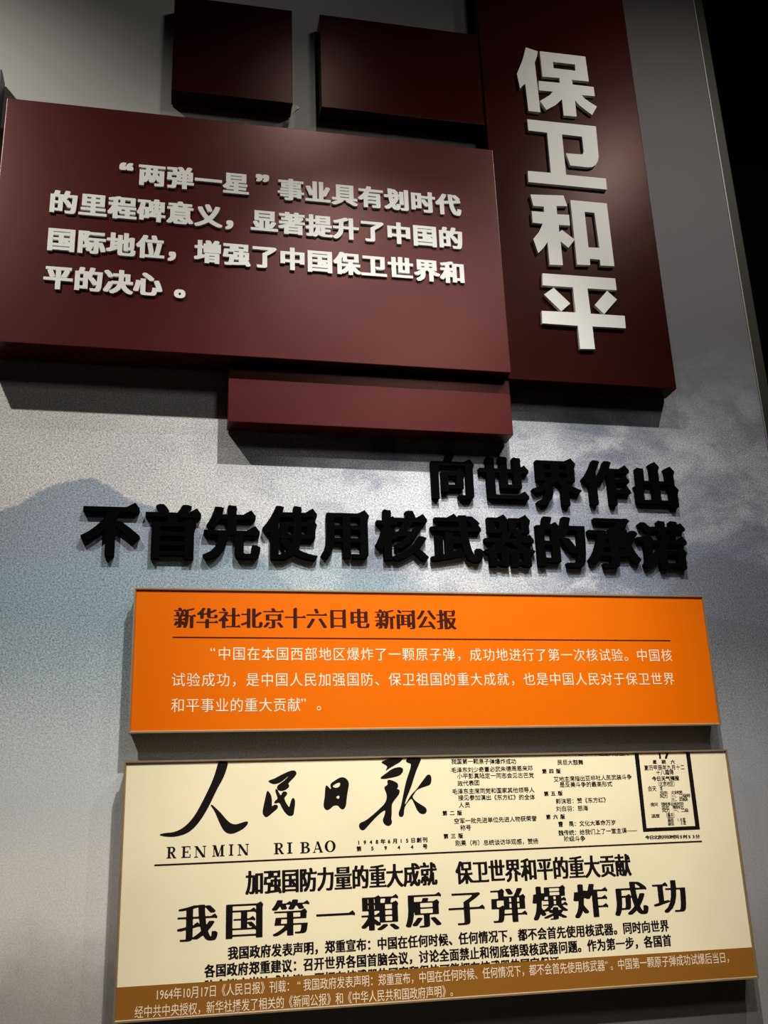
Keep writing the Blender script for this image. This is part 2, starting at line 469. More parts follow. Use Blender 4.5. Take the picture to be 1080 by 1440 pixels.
TRACE = {}
TRACE['ren'] = [
    [(0.0923, 1.7125), (0.1116, 1.7122), (0.1071, 1.6944), (0.1009, 1.6788), (0.0910, 1.6620), (0.0799, 1.6383), (0.0688, 1.6176), (0.0563, 1.6000), (0.0452, 1.5893), (0.0340, 1.5833), (0.0200, 1.5800), (0.0088, 1.5795), (-0.0025, 1.5807), (-0.0109, 1.5829), (-0.0104, 1.5848), (0.0002, 1.5866), (0.0114, 1.5868), (0.0225, 1.5900), (0.0337, 1.5965), (0.0447, 1.6072), (0.0544, 1.6208), (0.0640, 1.6387), (0.0723, 1.6554), (0.0821, 1.6764), (0.0890, 1.6977)],
    [(0.0791, 1.6332), (0.0820, 1.6337), (0.0887, 1.6274), (0.0989, 1.6181), (0.1092, 1.6053), (0.1179, 1.5986), (0.1266, 1.5972), (0.1352, 1.5997), (0.1439, 1.6022), (0.1483, 1.6016), (0.1477, 1.5971), (0.1411, 1.5903), (0.1310, 1.5851), (0.1210, 1.5813), (0.1123, 1.5816), (0.1051, 1.5860), (0.0993, 1.5945), (0.0933, 1.6071), (0.0873, 1.6213), (0.0809, 1.6304)]]
TRACE['min'] = [
    [(0.1857, 1.6735), (0.1886, 1.6752), (0.1960, 1.6771), (0.2050, 1.6817), (0.2159, 1.6868), (0.2259, 1.6909), (0.2329, 1.6920), (0.2369, 1.6907), (0.2391, 1.6872), (0.2379, 1.6834), (0.2328, 1.6777), (0.2268, 1.6721), (0.2228, 1.6683), (0.2253, 1.6639), (0.2233, 1.6602), (0.2178, 1.6565), (0.2108, 1.6547), (0.2049, 1.6558), (0.2024, 1.6583), (0.2015, 1.6616), (0.2034, 1.6654), (0.2089, 1.6691), (0.2159, 1.6738), (0.2219, 1.6794), (0.2241, 1.6823), (0.2209, 1.6799), (0.2159, 1.6757), (0.2089, 1.6710), (0.2020, 1.6681), (0.1950, 1.6677), (0.1901, 1.6696), (0.1866, 1.6716)],
    [(0.1847, 1.6561), (0.1886, 1.6515), (0.1916, 1.6457), (0.1925, 1.6371), (0.1920, 1.6267), (0.1960, 1.6299), (0.1999, 1.6305), (0.2029, 1.6288), (0.2038, 1.6259), (0.2014, 1.6222), (0.1950, 1.6177), (0.1881, 1.6118), (0.1822, 1.6084), (0.1788, 1.6097), (0.1746, 1.6155), (0.1759, 1.6253), (0.1783, 1.6356), (0.1807, 1.6469), (0.1827, 1.6545)],
    [(0.1985, 1.6569), (0.2005, 1.6593), (0.2029, 1.6568), (0.2059, 1.6510), (0.2093, 1.6462), (0.2108, 1.6509), (0.2133, 1.6537), (0.2173, 1.6538), (0.2205, 1.6521), (0.2212, 1.6492), (0.2187, 1.6459), (0.2157, 1.6427), (0.2162, 1.6384), (0.2196, 1.6316), (0.2245, 1.6244), (0.2260, 1.6296), (0.2281, 1.6371), (0.2306, 1.6413), (0.2331, 1.6417), (0.2355, 1.6379), (0.2358, 1.6312), (0.2349, 1.6246), (0.2336, 1.6180), (0.2333, 1.6133), (0.2308, 1.6100), (0.2259, 1.6092), (0.2205, 1.6118), (0.2146, 1.6185), (0.2097, 1.6272), (0.2063, 1.6344), (0.1999, 1.6327), (0.1965, 1.6332), (0.1965, 1.6351), (0.1989, 1.6379), (0.2034, 1.6411), (0.2009, 1.6483), (0.1990, 1.6536)]]
TRACE['ri'] = [
    [(0.3030, 1.6655), (0.3122, 1.6716), (0.3215, 1.6767), (0.3291, 1.6774), (0.3367, 1.6725), (0.3395, 1.6646), (0.3371, 1.6545), (0.3343, 1.6400), (0.3324, 1.6242), (0.3277, 1.6180), (0.3217, 1.6194), (0.3173, 1.6261), (0.3083, 1.6258), (0.3046, 1.6221), (0.2976, 1.6175), (0.2916, 1.6196), (0.2890, 1.6269), (0.2920, 1.6411), (0.2932, 1.6613), (0.2969, 1.6633), (0.3013, 1.6577), (0.3046, 1.6553), (0.3035, 1.6611)],
    [(0.3060, 1.6619), (0.3229, 1.6699), (0.3211, 1.6592), (0.3113, 1.6574)],
    [(0.3122, 1.6412), (0.3208, 1.6453), (0.3191, 1.6361)]]
TRACE['bao'] = [
    [(0.4018, 1.7039), (0.4151, 1.7087), (0.4419, 1.7123), (0.4488, 1.7122), (0.4416, 1.7037), (0.4319, 1.6988), (0.4192, 1.6922), (0.4096, 1.6859), (0.4162, 1.6953), (0.4085, 1.6999)],
    [(0.4002, 1.6749), (0.4110, 1.6820), (0.4238, 1.6907), (0.4380, 1.6942), (0.4458, 1.6917), (0.4461, 1.6857), (0.4405, 1.6790), (0.4326, 1.6762), (0.4232, 1.6744), (0.4106, 1.6723), (0.4020, 1.6725)],
    [(0.4152, 1.6707), (0.4230, 1.6694), (0.4337, 1.6644), (0.4356, 1.6579), (0.4316, 1.6527), (0.4372, 1.6520), (0.4376, 1.6461), (0.4326, 1.6389), (0.4245, 1.6304), (0.4205, 1.6232), (0.4206, 1.6087), (0.4187, 1.5987), (0.4208, 1.5915), (0.4160, 1.5859), (0.4090, 1.5861), (0.4031, 1.5920), (0.4023, 1.5978), (0.4066, 1.6063), (0.4086, 1.6163), (0.3960, 1.6080), (0.3834, 1.5969), (0.3723, 1.5858), (0.3661, 1.5798), (0.3600, 1.5797), (0.3557, 1.5863), (0.3574, 1.5926), (0.3681, 1.5959), (0.3805, 1.6042), (0.3963, 1.6167), (0.4090, 1.6279), (0.4126, 1.6409), (0.4084, 1.6527), (0.4070, 1.6571), (0.4149, 1.6613), (0.4136, 1.6672)],
    [(0.4511, 1.7056), (0.4592, 1.7120), (0.4845, 1.7116), (0.4792, 1.7000), (0.4723, 1.6867), (0.4652, 1.6690), (0.4598, 1.6544), (0.4495, 1.6341), (0.4459, 1.6225), (0.4508, 1.6282), (0.4592, 1.6412), (0.4706, 1.6511), (0.4789, 1.6613), (0.4890, 1.6729), (0.4940, 1.6787), (0.5003, 1.6777), (0.5021, 1.6696), (0.4993, 1.6593), (0.4897, 1.6566), (0.4785, 1.6533), (0.4705, 1.6497), (0.4655, 1.6425), (0.4615, 1.6373), (0.4680, 1.6292), (0.4801, 1.6216), (0.4877, 1.6170), (0.4899, 1.6111), (0.4856, 1.6054), (0.4778, 1.6056), (0.4718, 1.6102), (0.4675, 1.6190), (0.4633, 1.6293), (0.4598, 1.6353), (0.4540, 1.6296), (0.4474, 1.6219), (0.4446, 1.6138), (0.4442, 1.6052), (0.4403, 1.6009), (0.4342, 1.6026), (0.4336, 1.6098), (0.4380, 1.6184), (0.4416, 1.6314), (0.4473, 1.6547), (0.4528, 1.6722), (0.4615, 1.6928), (0.4619, 1.7003), (0.4556, 1.7013)]]
TRACE['t_bao'] = [
    [(0.8353, 3.4614), (0.8669, 3.4536), (0.8631, 3.4376), (0.8555, 3.4170), (0.8570, 3.2645), (0.8257, 3.2642), (0.8241, 3.3465), (0.8157, 3.3380), (0.8093, 3.3298), (0.8044, 3.3741), (0.8151, 3.3999), (0.8242, 3.4232)],
    [(0.8720, 3.4550), (0.9959, 3.4565), (0.9971, 3.3782), (0.9514, 3.3767), (0.9517, 3.3622), (1.0087, 3.3625), (1.0086, 3.3342), (0.9726, 3.3326), (0.9803, 3.3226), (0.9939, 3.3127), (1.0110, 3.3024), (0.9951, 3.2746), (0.9822, 3.2845), (0.9634, 3.3002), (0.9532, 3.3138), (0.9525, 3.2640), (0.9178, 3.2627), (0.9183, 3.3124), (0.8990, 3.2915), (0.8730, 3.2738), (0.8590, 3.2992), (0.8718, 3.3086), (0.8874, 3.3214), (0.8956, 3.3325), (0.8595, 3.3315), (0.8607, 3.3604), (0.9173, 3.3624), (0.9179, 3.3777), (0.8721, 3.3755)],
    [(0.9052, 3.4261), (0.9647, 3.4271), (0.9635, 3.4070), (0.9048, 3.4063)]]
TRACE['t_wei'] = [
    [(0.8201, 3.2384), (1.0014, 3.2408), (0.9989, 3.1496), (0.9951, 3.1364), (0.9881, 3.1243), (0.9788, 3.1175), (0.9671, 3.1149), (0.9209, 3.1148), (0.9130, 3.1494), (0.9509, 3.1509), (0.9574, 3.1526), (0.9604, 3.1594), (0.9608, 3.2046), (0.9079, 3.2050), (0.9071, 3.0864), (1.0109, 3.0873), (1.0101, 3.0551), (0.8078, 3.0541), (0.8086, 3.0859), (0.8679, 3.0872), (0.8689, 3.2049), (0.8207, 3.2052)]]
TRACE['t_he'] = [
    [(0.8098, 3.0188), (0.8946, 3.0254), (0.9011, 2.9957), (0.8736, 2.9937), (0.8729, 2.9701), (0.9035, 2.9716), (0.9027, 2.9415), (0.8744, 2.9407), (0.8731, 2.9204), (0.8812, 2.9270), (0.9108, 2.9036), (0.8928, 2.8792), (0.8744, 2.8950), (0.8741, 2.8305), (0.8410, 2.8288), (0.8412, 2.8901), (0.8304, 2.8739), (0.8152, 2.8574), (0.8062, 2.8951), (0.8218, 2.9152), (0.8339, 2.9396), (0.8086, 2.9401), (0.8089, 2.9720), (0.8403, 2.9729), (0.8408, 2.9882), (0.8142, 2.9874)],
    [(0.9109, 3.0142), (1.0052, 3.0149), (1.0049, 2.8397), (0.9696, 2.8382), (0.9698, 2.8540), (0.9441, 2.8543), (0.9432, 2.8368), (0.9100, 2.8351)],
    [(0.9443, 2.9846), (0.9698, 2.9844), (0.9718, 2.8867), (0.9440, 2.8854)]]
TRACE['t_ping'] = [
    [(0.8205, 2.8038), (1.0029, 2.8060), (1.0030, 2.7744), (0.9293, 2.7731), (0.9305, 2.7062), (1.0154, 2.7071), (1.0143, 2.6745), (0.9312, 2.6731), (0.9312, 2.6146), (0.8948, 2.6127), (0.8949, 2.6720), (0.8086, 2.6718), (0.8100, 2.7041), (0.8933, 2.7065), (0.8932, 2.7726), (0.8182, 2.7718)],
    [(0.8196, 2.7475), (0.8451, 2.7675), (0.8822, 2.7293), (0.8581, 2.7070)],
    [(0.9428, 2.7300), (0.9783, 2.7706), (1.0008, 2.7494), (0.9644, 2.7079)]]
LINES = [
    ('O', '新华社北京十六日电', 'song', 0.0236, 1.9854, 0.3688, 1.9871),
    ('O', '新闻公报', 'song', 0.4224, 1.9862, 0.5514, 1.9864),
    ('O', '中国在本国西部地区爆炸了一颗原子弹，成功地进行了第一次核试验。中国核', 'thin', 0.1009, 1.9154, 1.0316, 1.9131),
    ('O', '试验成功，是中国人民加强国防、保卫祖国的重大成就，也是中国人民对于保卫世界', 'thin', 0.0147, 1.8649, 1.03, 1.8633),
    ('O', '和平事业的重大贡献', 'thin', 0.0152, 1.8166, 0.2359, 1.8157),
    ('N', '我国第一顆原子弹爆炸成功', 'song', 0.0596, 1.4323, 0.9721, 1.4365),
    ('N', '加强国防力量的重大成就', 'cond', 0.1609, 1.4957, 0.4867, 1.4971),
    ('N', '保卫世界和平的重大贡献', 'cond', 0.5564, 1.4968, 0.8804, 1.4976),
    ('N', '我国政府发表声明，郑重宣布：中国在任何时候、任何情况下，都不会首先使用核武器。同时向世界', 'body', 0.1231, 1.3795, 0.9532, 1.3835),
    ('N', '各国政府郑重建议：召开世界各国首脑会议，讨论全面禁止和彻底销毁核武器问题。作为第一步，各国首', 'body', 0.083, 1.3527, 0.955, 1.3569),
    ('N', '1948年6月15日創刊', 'tiny', 0.3549, 1.558, 0.4832, 1.5585),
    ('N', '第5944号', 'tiny', 0.3551, 1.5468, 0.4826, 1.5465),
    ('N', '我国第一颗原子弹爆炸成功', 'kai', 0.5485, 1.7022, 0.6712, 1.7001),
    ('N', '毛泽东刘少奇董必武朱德周恩来邓', 'kai', 0.5475, 1.6857, 0.7047, 1.6863),
    ('N', '小平彭真陆定一同志会见古巴党', 'kai', 0.559, 1.6743, 0.7059, 1.6726),
    ('N', '政代表团', 'kai', 0.5588, 1.6603, 0.5928, 1.661),
    ('N', '毛泽东主席同党和国家其他领导人', 'kai', 0.547, 1.6454, 0.7045, 1.6448),
    ('N', '接见参加演出《东方红》的全体', 'kai', 0.5587, 1.6336, 0.7043, 1.6309),
    ('N', '人员', 'kai', 0.5588, 1.62, 0.5709, 1.6199),
    ('N', '空军一批先进单位先进人物获荣誉', 'kai', 0.5475, 1.5905, 0.7047, 1.5907),
    ('N', '称号', 'kai', 0.5593, 1.5776, 0.5704, 1.5778),
    ('N', '刚果（布）总统谈访华观感，赞扬', 'kai', 0.5476, 1.55, 0.7042, 1.5483),
    ('N', '民巨大鼓舞', 'kai', 0.7683, 1.6964, 0.8126, 1.6955),
    ('N', '刘白羽：怒海', 'kai', 0.7571, 1.6073, 0.8135, 1.6069),
    ('N', '阶级斗争', 'kai', 0.768, 1.5503, 0.8019, 1.55),
    ('N', '第二版', 'tiny', 0.5248, 1.6057, 0.5541, 1.6054),
    ('N', '第三版', 'tiny', 0.5246, 1.5634, 0.5537, 1.5633),
    ('N', '第四版', 'tiny', 0.734, 1.6796, 0.7633, 1.6793),
    ('N', '第五版', 'tiny', 0.734, 1.6365, 0.7632, 1.6366),
    ('N', '第六版', 'tiny', 0.7343, 1.5925, 0.7639, 1.5922),
    ('N', '指出，中国革命永远是对各国人', 'kai', 0.7703, 1.7136, 0.9133, 1.7111),
    ('N', '艾地主席指出亚非社人民武装斗争', 'kai', 0.7575, 1.6638, 0.9139, 1.6649),
    ('N', '是反美斗争的最高形式', 'kai', 0.7691, 1.6529, 0.87, 1.652),
    ('N', '郭沫若：赞《东方红》', 'kai', 0.7577, 1.6214, 0.8588, 1.6217),
    ('N', '曹\u3000禺：文化大革命万岁', 'kai', 0.7585, 1.5781, 0.8697, 1.5782),
    ('N', '魏传统：给我们上了一堂主课——', 'kai', 0.7576, 1.5618, 0.9127, 1.5621),
    ('N', '17', 'tiny', 0.9863, 1.7121, 1.0015, 1.7118),
    ('N', '星期六', 'tiny', 0.9733, 1.6932, 1.013, 1.6924),
    ('N', '夏历甲辰年九月十二', 'kai', 0.9533, 1.6817, 1.0333, 1.6815),
    ('N', '十八霜降', 'kai', 0.9782, 1.6717, 1.0078, 1.6717),
    ('N', '今日天气预报', 'tiny', 0.9679, 1.6599, 1.0179, 1.6598),
    ('N', '（北京地区）', 'kai', 0.9744, 1.6496, 1.0126, 1.6491),
    ('N', '白天', 'kai', 0.9561, 1.6406, 0.9654, 1.6405),
    ('N', '晴', 'tiny', 0.9808, 1.6406, 0.9855, 1.6405),
    ('N', '风向\u3000北转南', 'tiny', 0.9808, 1.6319, 1.0222, 1.6319),
    ('N', '风力\u3000一、二级转', 'tiny', 0.9799, 1.6251, 1.0387, 1.6253),
    ('N', '三、四级', 'tiny', 1.004, 1.6183, 1.0314, 1.6182),
    ('N', '夜间', 'tiny', 0.9574, 1.6099, 0.9654, 1.6099),
    ('N', '晴转多云有时阴', 'tiny', 0.9803, 1.6099, 1.0219, 1.6095),
    ('N', '风向\u3000南转北', 'tiny', 0.9806, 1.6031, 1.021, 1.603),
    ('N', '风力\u3000一、二级', 'tiny', 0.981, 1.5974, 1.0306, 1.5966),
    ('N', '温度', 'tiny', 0.9568, 1.5877, 0.9659, 1.5877),
    ('N', '（摄氏）', 'kai', 0.9836, 1.5878, 1.0038, 1.5876),
    ('N', '最高\u300018度', 'tiny', 0.99, 1.579, 1.0223, 1.5789),
    ('N', '最低\u3000\u30005度', 'tiny', 0.9895, 1.5718, 1.0225, 1.5724),
    ('N', '今日北京开印时间5时53分', 'tiny', 0.9386, 1.5473, 1.0476, 1.5456),
]

# ================================================================== the room
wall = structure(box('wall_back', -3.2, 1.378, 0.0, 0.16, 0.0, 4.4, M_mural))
structure(box('floor', -3.4, 4.2, -5.2, 1.6, -0.1, 0.0, M_floor))
structure(box('ceiling', -3.4, 4.2, -5.2, 1.6, 4.4, 4.5, M_hall))
structure(box('wall_left', -3.3, -3.2, -5.2, 1.6, 0.0, 4.4, M_hallwall))
structure(box('wall_right', 4.0, 4.1, -5.2, 1.6, 0.0, 4.4, M_hall))
structure(box('wall_front', -3.2, 4.0, -5.2, -5.1, 0.0, 4.4, M_hallwall))
structure(box('wall_recess', 1.3, 4.0, 1.4, 1.5, 0.0, 4.4, M_hall))
structure(box('trim_highlight', 1.378, 1.3815, -0.002, 0.01, 0.0, 4.4, M_edgelight, bev=0.0008))  # thin strip added as the painted highlight of the wall edge
structure(box('trim_2', 1.3815, 1.411, 0.004, 0.16, 0.0, 4.4, M_edge, bev=0.002))

# ================================================================== red sign boards
DT, DB, DC, DK = 0.085, 0.055, 0.0595, 0.0537
def board_solid(x0, x1, d, z0, z1, parent, ploc, material=None):
    """folded sheet box: bevelled front, open shadow seam at the back edge"""
    v, f = box_data(x0 - ploc[0], x1 - ploc[0], -d - ploc[1], -0.004 - ploc[1], z0 - ploc[2], z1 - ploc[2], 0.0012)
    o = link('board', v, f, material or M_red, parent)
    v, f = box_data(x0 + .01 - ploc[0], x1 - .01 - ploc[0], -0.005 - ploc[1], -ploc[1] , z0 + .01 - ploc[2], z1 - .01 - ploc[2])
    link('mounting_batten', v, f, M_core, parent)
    return o

# text board
pl = (0.1657, 0.0, 2.5329)
tb = thing('text_board', 'wide dark red lacquered board carrying four rows of small white raised characters', 'sign', pl)
board_solid(-0.3855, 0.7168, DT, 2.5329, 3.1218, tb, pl)
ROWS = [
    ('两弹一星', -0.0727, 2.9565, 0), ('事业具有划时代', 0.0, 2.9540, 0),
]
PITCH = 0.0607; SZ = 0.0585; HT = 0.005
def raised(ch, cx, cz, depth_base, size, h, parent, ploc, style='hei', name='raised_character', sx=1.0):
    v, f = char_mesh(ch, style, 1.0)
    P = v * np.array([size * sx, h, size])
    return link(name, P, f, M_white, parent, (cx - ploc[0], -depth_base - ploc[1], cz - ploc[2]))
x0 = -0.0727
for i, ch in enumerate('两弹一星'): raised(ch, x0 + i * PITCH, 2.9563 - i * .0004, DT, SZ, HT, tb, pl)
xs = [x0 + k * (0.596 + 0.0727) / 11 for k in range(12)]
for ch, k in zip('事业具有划时代', range(5, 12)): raised(ch, xs[k], 2.9525, DT, SZ, HT, tb, pl)
raised('“', -0.1273, 2.979 - .30 * SZ * 1.15, DT, SZ * 1.15, HT, tb, pl, name='raised_quotation_mark')
raised('”', 0.1676, 2.983 - .30 * SZ * 1.15, DT, SZ * 1.15, HT, tb, pl, name='raised_quotation_mark')
for r, (txt, xa, xb, za, zb) in enumerate([('的里程碑意义，显著提升了中国的', -0.2522, 0.5965, 2.8671, 2.8625), ('国际地位，增强了中国保卫世界和', -0.2507, 0.5964, 2.776, 2.7726)]):
    for i, ch in enumerate(txt):
        t = i / (len(txt) - 1)
        raised(ch, xa + (xb - xa) * t, za + (zb - za) * t, DT, SZ, HT, tb, pl, name='raised_comma' if ch == '，' else 'raised_character')
for i, ch in enumerate('平的决心'): raised(ch, -0.2514 + i * 0.06, 2.6856, DT, SZ, HT, tb, pl)
raised('。', 0.0125, 2.6845, DT, SZ, HT, tb, pl, name='raised_full_stop')

# title column
pc = (0.92, 0.0, 2.5304)
tc_ = thing('title_board', 'tall dark red lacquered board with four large white characters reading 保卫和平 downwards', 'sign', pc)
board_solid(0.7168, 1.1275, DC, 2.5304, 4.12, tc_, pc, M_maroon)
for key in ('t_bao', 't_wei', 't_he', 't_ping'):
    L = [np.array(p) for p in TRACE[key]]
    c = np.vstack(L).mean(0)
    v, f = fill([l - c for l in L], 0.0085)
    link('raised_character', v, f, M_white, tc_, (c[0] - pc[0], -DC, c[1] - pc[2]))

# blank boards
def blank(name, label, x0, x1, d, z0, z1):
    p = ((x0 + x1) / 2, 0, z0); t = thing(name, label, 'sign board', p)
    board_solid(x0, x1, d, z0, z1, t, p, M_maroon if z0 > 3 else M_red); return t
blank('blank_board', 'small blank dark red board above the text board, left of the gap with bare wall', -0.0389, 0.2415, DK, 3.2189, 3.495)
blank('blank_board', 'wider blank dark red board above the text board, against the title board', 0.3097, 0.7150, DK, 3.2189, 3.495)
blank('blank_board', 'long low blank dark red board hanging beneath the text board', 0.1003, 0.7215, DB, 2.3967, 2.528)

pn_ = (-0.75, 0, 2.9)
nb = thing('blank_board', 'dark grey board cut off by the left picture edge', 'sign board', pn_)
board_solid(-1.05, -0.409, 0.05, 2.90, 3.2253, nb, pn_, M_greyboard)

# scraps of torn tape beside the gap
def scrap(label, cx, y, cz, pts):
    v = [(a, b, c) for a, b, c in pts]; n = len(v)
    v2 = [(a + .0003, b + .0008, c) for a, b, c in pts]
    F = [tuple(range(n)), tuple(range(2 * n - 1, n - 1, -1))] + [(i, i + n, (i + 1) % n + n, (i + 1) % n) for i in range(n)]
    tag(link('tape_scrap', v + v2, F, M_tape, None, (cx, y, cz)), label, 'tape')
scrap('curled scrap of torn tape at the lower right corner of the small blank board', 0.2425, -DK + .012, 3.214, [(0, 0, .012), (.008, -.004, .008), (.018, -.001, .004), (.010, -.006, -.004), (-.002, -.003, -.018), (-.003, 0, -.004)])
scrap('tiny curled tape scrap on the bare wall just above the text board', 0.355, -0.006, 3.176, [(0, 0, .01), (.004, -.003, .006), (.003, -.004, -.008), (-.001, 0, -.006)])

# ================================================================== black standing characters on the mural
def black_char(ch, cx, cz, label, group, sx=1.0, sz=1.0):
    v, f = char_mesh(ch, 'wei', 1.0)
    a, b = v.min(0), v.max(0)
    P = (v - np.array([(a[0] + b[0]) / 2, 0, (a[2] + b[2]) / 2])) * np.array([sx / (b[0] - a[0]), 0.013, sz / (b[2] - a[2])])
    o = link('raised_character', P, f, M_black, None, (cx, 0.0, cz))
    tag(o, label, 'character', group)
ORD = ['first', 'second', 'third', 'fourth', 'fifth', 'sixth', 'seventh', 'eighth', 'ninth', 'tenth', 'eleventh']
up = [('向', 0.591, 0.761, 0.098, 0.107), ('世', 0.708, 0.762, 0.115, 0.100), ('界', 0.829, 0.757, 0.117, 0.114), ('作', 0.949, 0.759, 0.116, 0.106), ('出', 1.070, 0.760, 0.109, 0.108)]
dn = [('不', -0.126, 0.620, 0.115, 0.113), ('首', -0.004, 0.618, 0.111, 0.115), ('先', 0.114, 0.620, 0.116, 0.116), ('使', 0.233, 0.622, 0.114, 0.117), ('用', 0.349, 0.622, 0.104, 0.107), ('核', 0.470, 0.623, 0.114, 0.112), ('武', 0.590, 0.620, 0.116, 0.108), ('器', 0.708, 0.617, 0.116, 0.118), ('的', 0.828, 0.617, 0.114, 0.115), ('承', 0.950, 0.617, 0.124, 0.115), ('诺', 1.067, 0.616, 0.120, 0.113)]
for i, (ch, x, z, w, h) in enumerate(up):
    black_char(ch, x, z + 1.55, 'black raised character %s, %s of the short upper row of five' % (ch, ORD[i]), 'black characters of the upper row', w, h)
for i, (ch, x, z, w, h) in enumerate(dn):
    black_char(ch, x, z + 1.55, 'black raised character %s, %s of the long lower row above the orange panel' % (ch, ORD[i]), 'black characters of the lower row', w, h)

# ================================================================== framed panels
def framed(name, label, x0, x1, z0, z1, d, sheet_mat, fw=0.0045):
    p = ((x0 + x1) / 2, 0.0, z0)
    t = thing(name, label, 'panel', p)
    X0, X1, Z0, Z1 = x0 - p[0], x1 - p[0], 0.0, z1 - z0
    box_ = lambda n, a, b, c, e, g, h, m, bv=0.0: link(n, *box_data(a, b, c, e, g, h, bv), m, t)
    box_('backing_board', X0 + .003, X1 - .003, -d + .004, 0.0, Z0 + .003, Z1 - .003, M_core)
    sh = box_('sheet', X0 + fw * .8, X1 - fw * .8, -d + .0005, -d + .004, Z0 + fw * .8, Z1 - fw * .8, sheet_mat)
    # four mitred frame strips
    def strip(name_, A, B, inx, inz):
        (ax, az), (bx, bz) = A, B
        f0 = -d - .0025; b0 = -d + .012; f1 = -d + .0002; k = .62     # flat face, then a bevel down to the sheet
        v = [(ax, f0, az), (bx, f0, bz), (bx + inx[1] * fw * k, f0, bz + inz[1] * fw * k), (ax + inx[0] * fw * k, f0, az + inz[0] * fw * k),
             (bx + inx[1] * fw, f1, bz + inz[1] * fw), (ax + inx[0] * fw, f1, az + inz[0] * fw)]
        v += [(a, b0, c) for a, _, c in v]
        link(name_, v, [(0, 1, 2, 3), (3, 2, 4, 5), (11, 10, 7, 6), (0, 6, 7, 1), (1, 7, 10, 4, 2), (4, 10, 11, 5), (5, 11, 6, 0, 3)], M_brass, t)
    strip('frame_strip', (X0, Z0), (X1, Z0), (1, -1), (1, 1))
    strip('frame_strip', (X1, Z0), (X1, Z1), (-1, -1), (1, -1))
    strip('frame_strip', (X1, Z1), (X0, Z1), (-1, 1), (-1, -1))
    strip('frame_strip', (X0, Z1), (X0, Z0), (1, 1), (-1, 1))
    return t, p
DO, DN = 0.035, 0.04
op, ploc_o = framed('bulletin_panel', 'wide bright orange panel in a thin bronze frame under the black characters', -0.0743, 1.1358, 1.7653, 2.0438, DO, M_orange)
npn, ploc_n = framed('newspaper_panel', 'large cream newspaper front page panel with a brown caption band', -0.0788, 1.1378, 1.2792, 1.7148, DN, M_cream)

def flat_rect(name, x0, z0, x1, z1, t, y, material, parent, ploc):
    """thin printed rule between two points, thickness t"""
    d = Vector((x1 - x0, 0, z1 - z0)); n = Vector((-d.z, 0, d.x)).normalized() * t / 2
    P = [Vector((x0, y - .0004, z0)) - n, Vector((x1, y - .0004, z1)) - n, Vector((x1, y - .0004, z1)) + n, Vector((x0, y - .0004, z0)) + n]
    return link(name, [tuple(q - Vector(ploc)) for q in P], [(0, 1, 2, 3)], material, parent)

def printed_chars(text, style, x0, z0, x1, z1, y, w, h, material, parent, ploc):
    """flat printed characters, each a part of its own"""
    n = max(1, len(text) - 1)
    for i, ch in enumerate(text):
        v, f = char_mesh(ch, style)
        if len(v) == 0: continue
        t = i / n
        link('printed_mark' if ch in '，。、：' else 'printed_character', v * np.array([w, 1, h]), f, material, parent,
             (x0 + (x1 - x0) * t - ploc[0], y - .0004 - ploc[1], z0 + (z1 - z0) * t - ploc[2]))
SZ_ = {'song': None, 'thin': .0285, 'cond': None, 'body': None, 'kai': .0107, 'tiny': .0098}
TOP_CLIP = (1.0, 1.7148 - .0045)
YO, YN = -DO + .0005, -DN + .0005
band_z0, band_z1 = 1.2792 + .004, 1.3352
for pn, text, style, xa, za, xb, zb in LINES:
    n = max(1, len(text) - 1); pitch = (xb - xa) / n
    if pn == 'O':
        if style == 'song': printed_chars(text, 'song', xa, za, xb, zb, YO, .0425, .0445, M_ink_brown, op, ploc_o)
        else: printed_chars(text, 'light', xa, za, xb, zb, YO, .0268, .0285, M_lightprint, op, ploc_o)
        continue
    if style == 'song': printed_chars(text, 'song', xa, za, xb, zb, YN, .0715, .0670, M_ink, npn, ploc_n)
    elif style == 'cond': printed_chars(text, 'cond', xa, za, xb, zb, YN, .0330, .0440, M_ink, npn, ploc_n)
    elif style == 'body': printed_chars(text, 'body', xa, za, xb, zb, YN, .0190, .0225, M_ink, npn, ploc_n)
    elif style == 'kai': printed_line('column_text', text, 'kai', xa, za, xb, zb, YN, min(.0115, pitch * 1.02), .0110, M_ink, npn, ploc_n, TOP_CLIP)
    else:
        h = {'17': .034, '星期六': .0085}.get(text, .0078 if pitch < .0098 and za < 1.64 else .0095)
        w = {'17': .022, '星期六': .0095}.get(text, min(pitch * 1.12 if pitch < .0098 else .0100, .0105))
        printed_line('column_text', text, 'micro' if pitch < .0098 and za < 1.66 and text != '今日北京开印时间5时53分' else 'tiny', xa, za, xb, zb, YN, w, h, M_ink, npn, ploc_n, TOP_CLIP)
# the third statement line, cut off by the caption band
txt = '脑会议应当达成协议，即拥有核武器的国家和很快可能拥有核武器的国家保证'[:34]
printed_line('body_text', txt, 'body', 0.083, 1.3275, 0.083 + .01938 * (len(txt) - 1), 1.3308, YN, .0190, .0225, M_ink, npn, ploc_n, (1.333, 1.6))
raised_q = None
printed_line('quotation_mark', '“', 'light', .0785, 1.9180, .0785, 1.9180, YO, .0268, .0285, M_lightprint, op, ploc_o)
printed_line('quotation_mark', '”', 'light', .2542, 1.8185, .2542, 1.8185, YO, .0268, .0285, M_lightprint, op, ploc_o)
printed_line('full_stop', '。', 'light', .2925, 1.8165, .2925, 1.8165, YO, .0268, .0285, M_lightprint, op, ploc_o)
flat_rect('printed_rule', 0.0018, 1.947, 1.0451, 1.9447, .0022, YO, M_ink_brown, op, ploc_o)
flat_rect('printed_rule', -0.0185, 1.5318, 1.0558, 1.5358, .0026, YN, M_ink, npn, ploc_n)
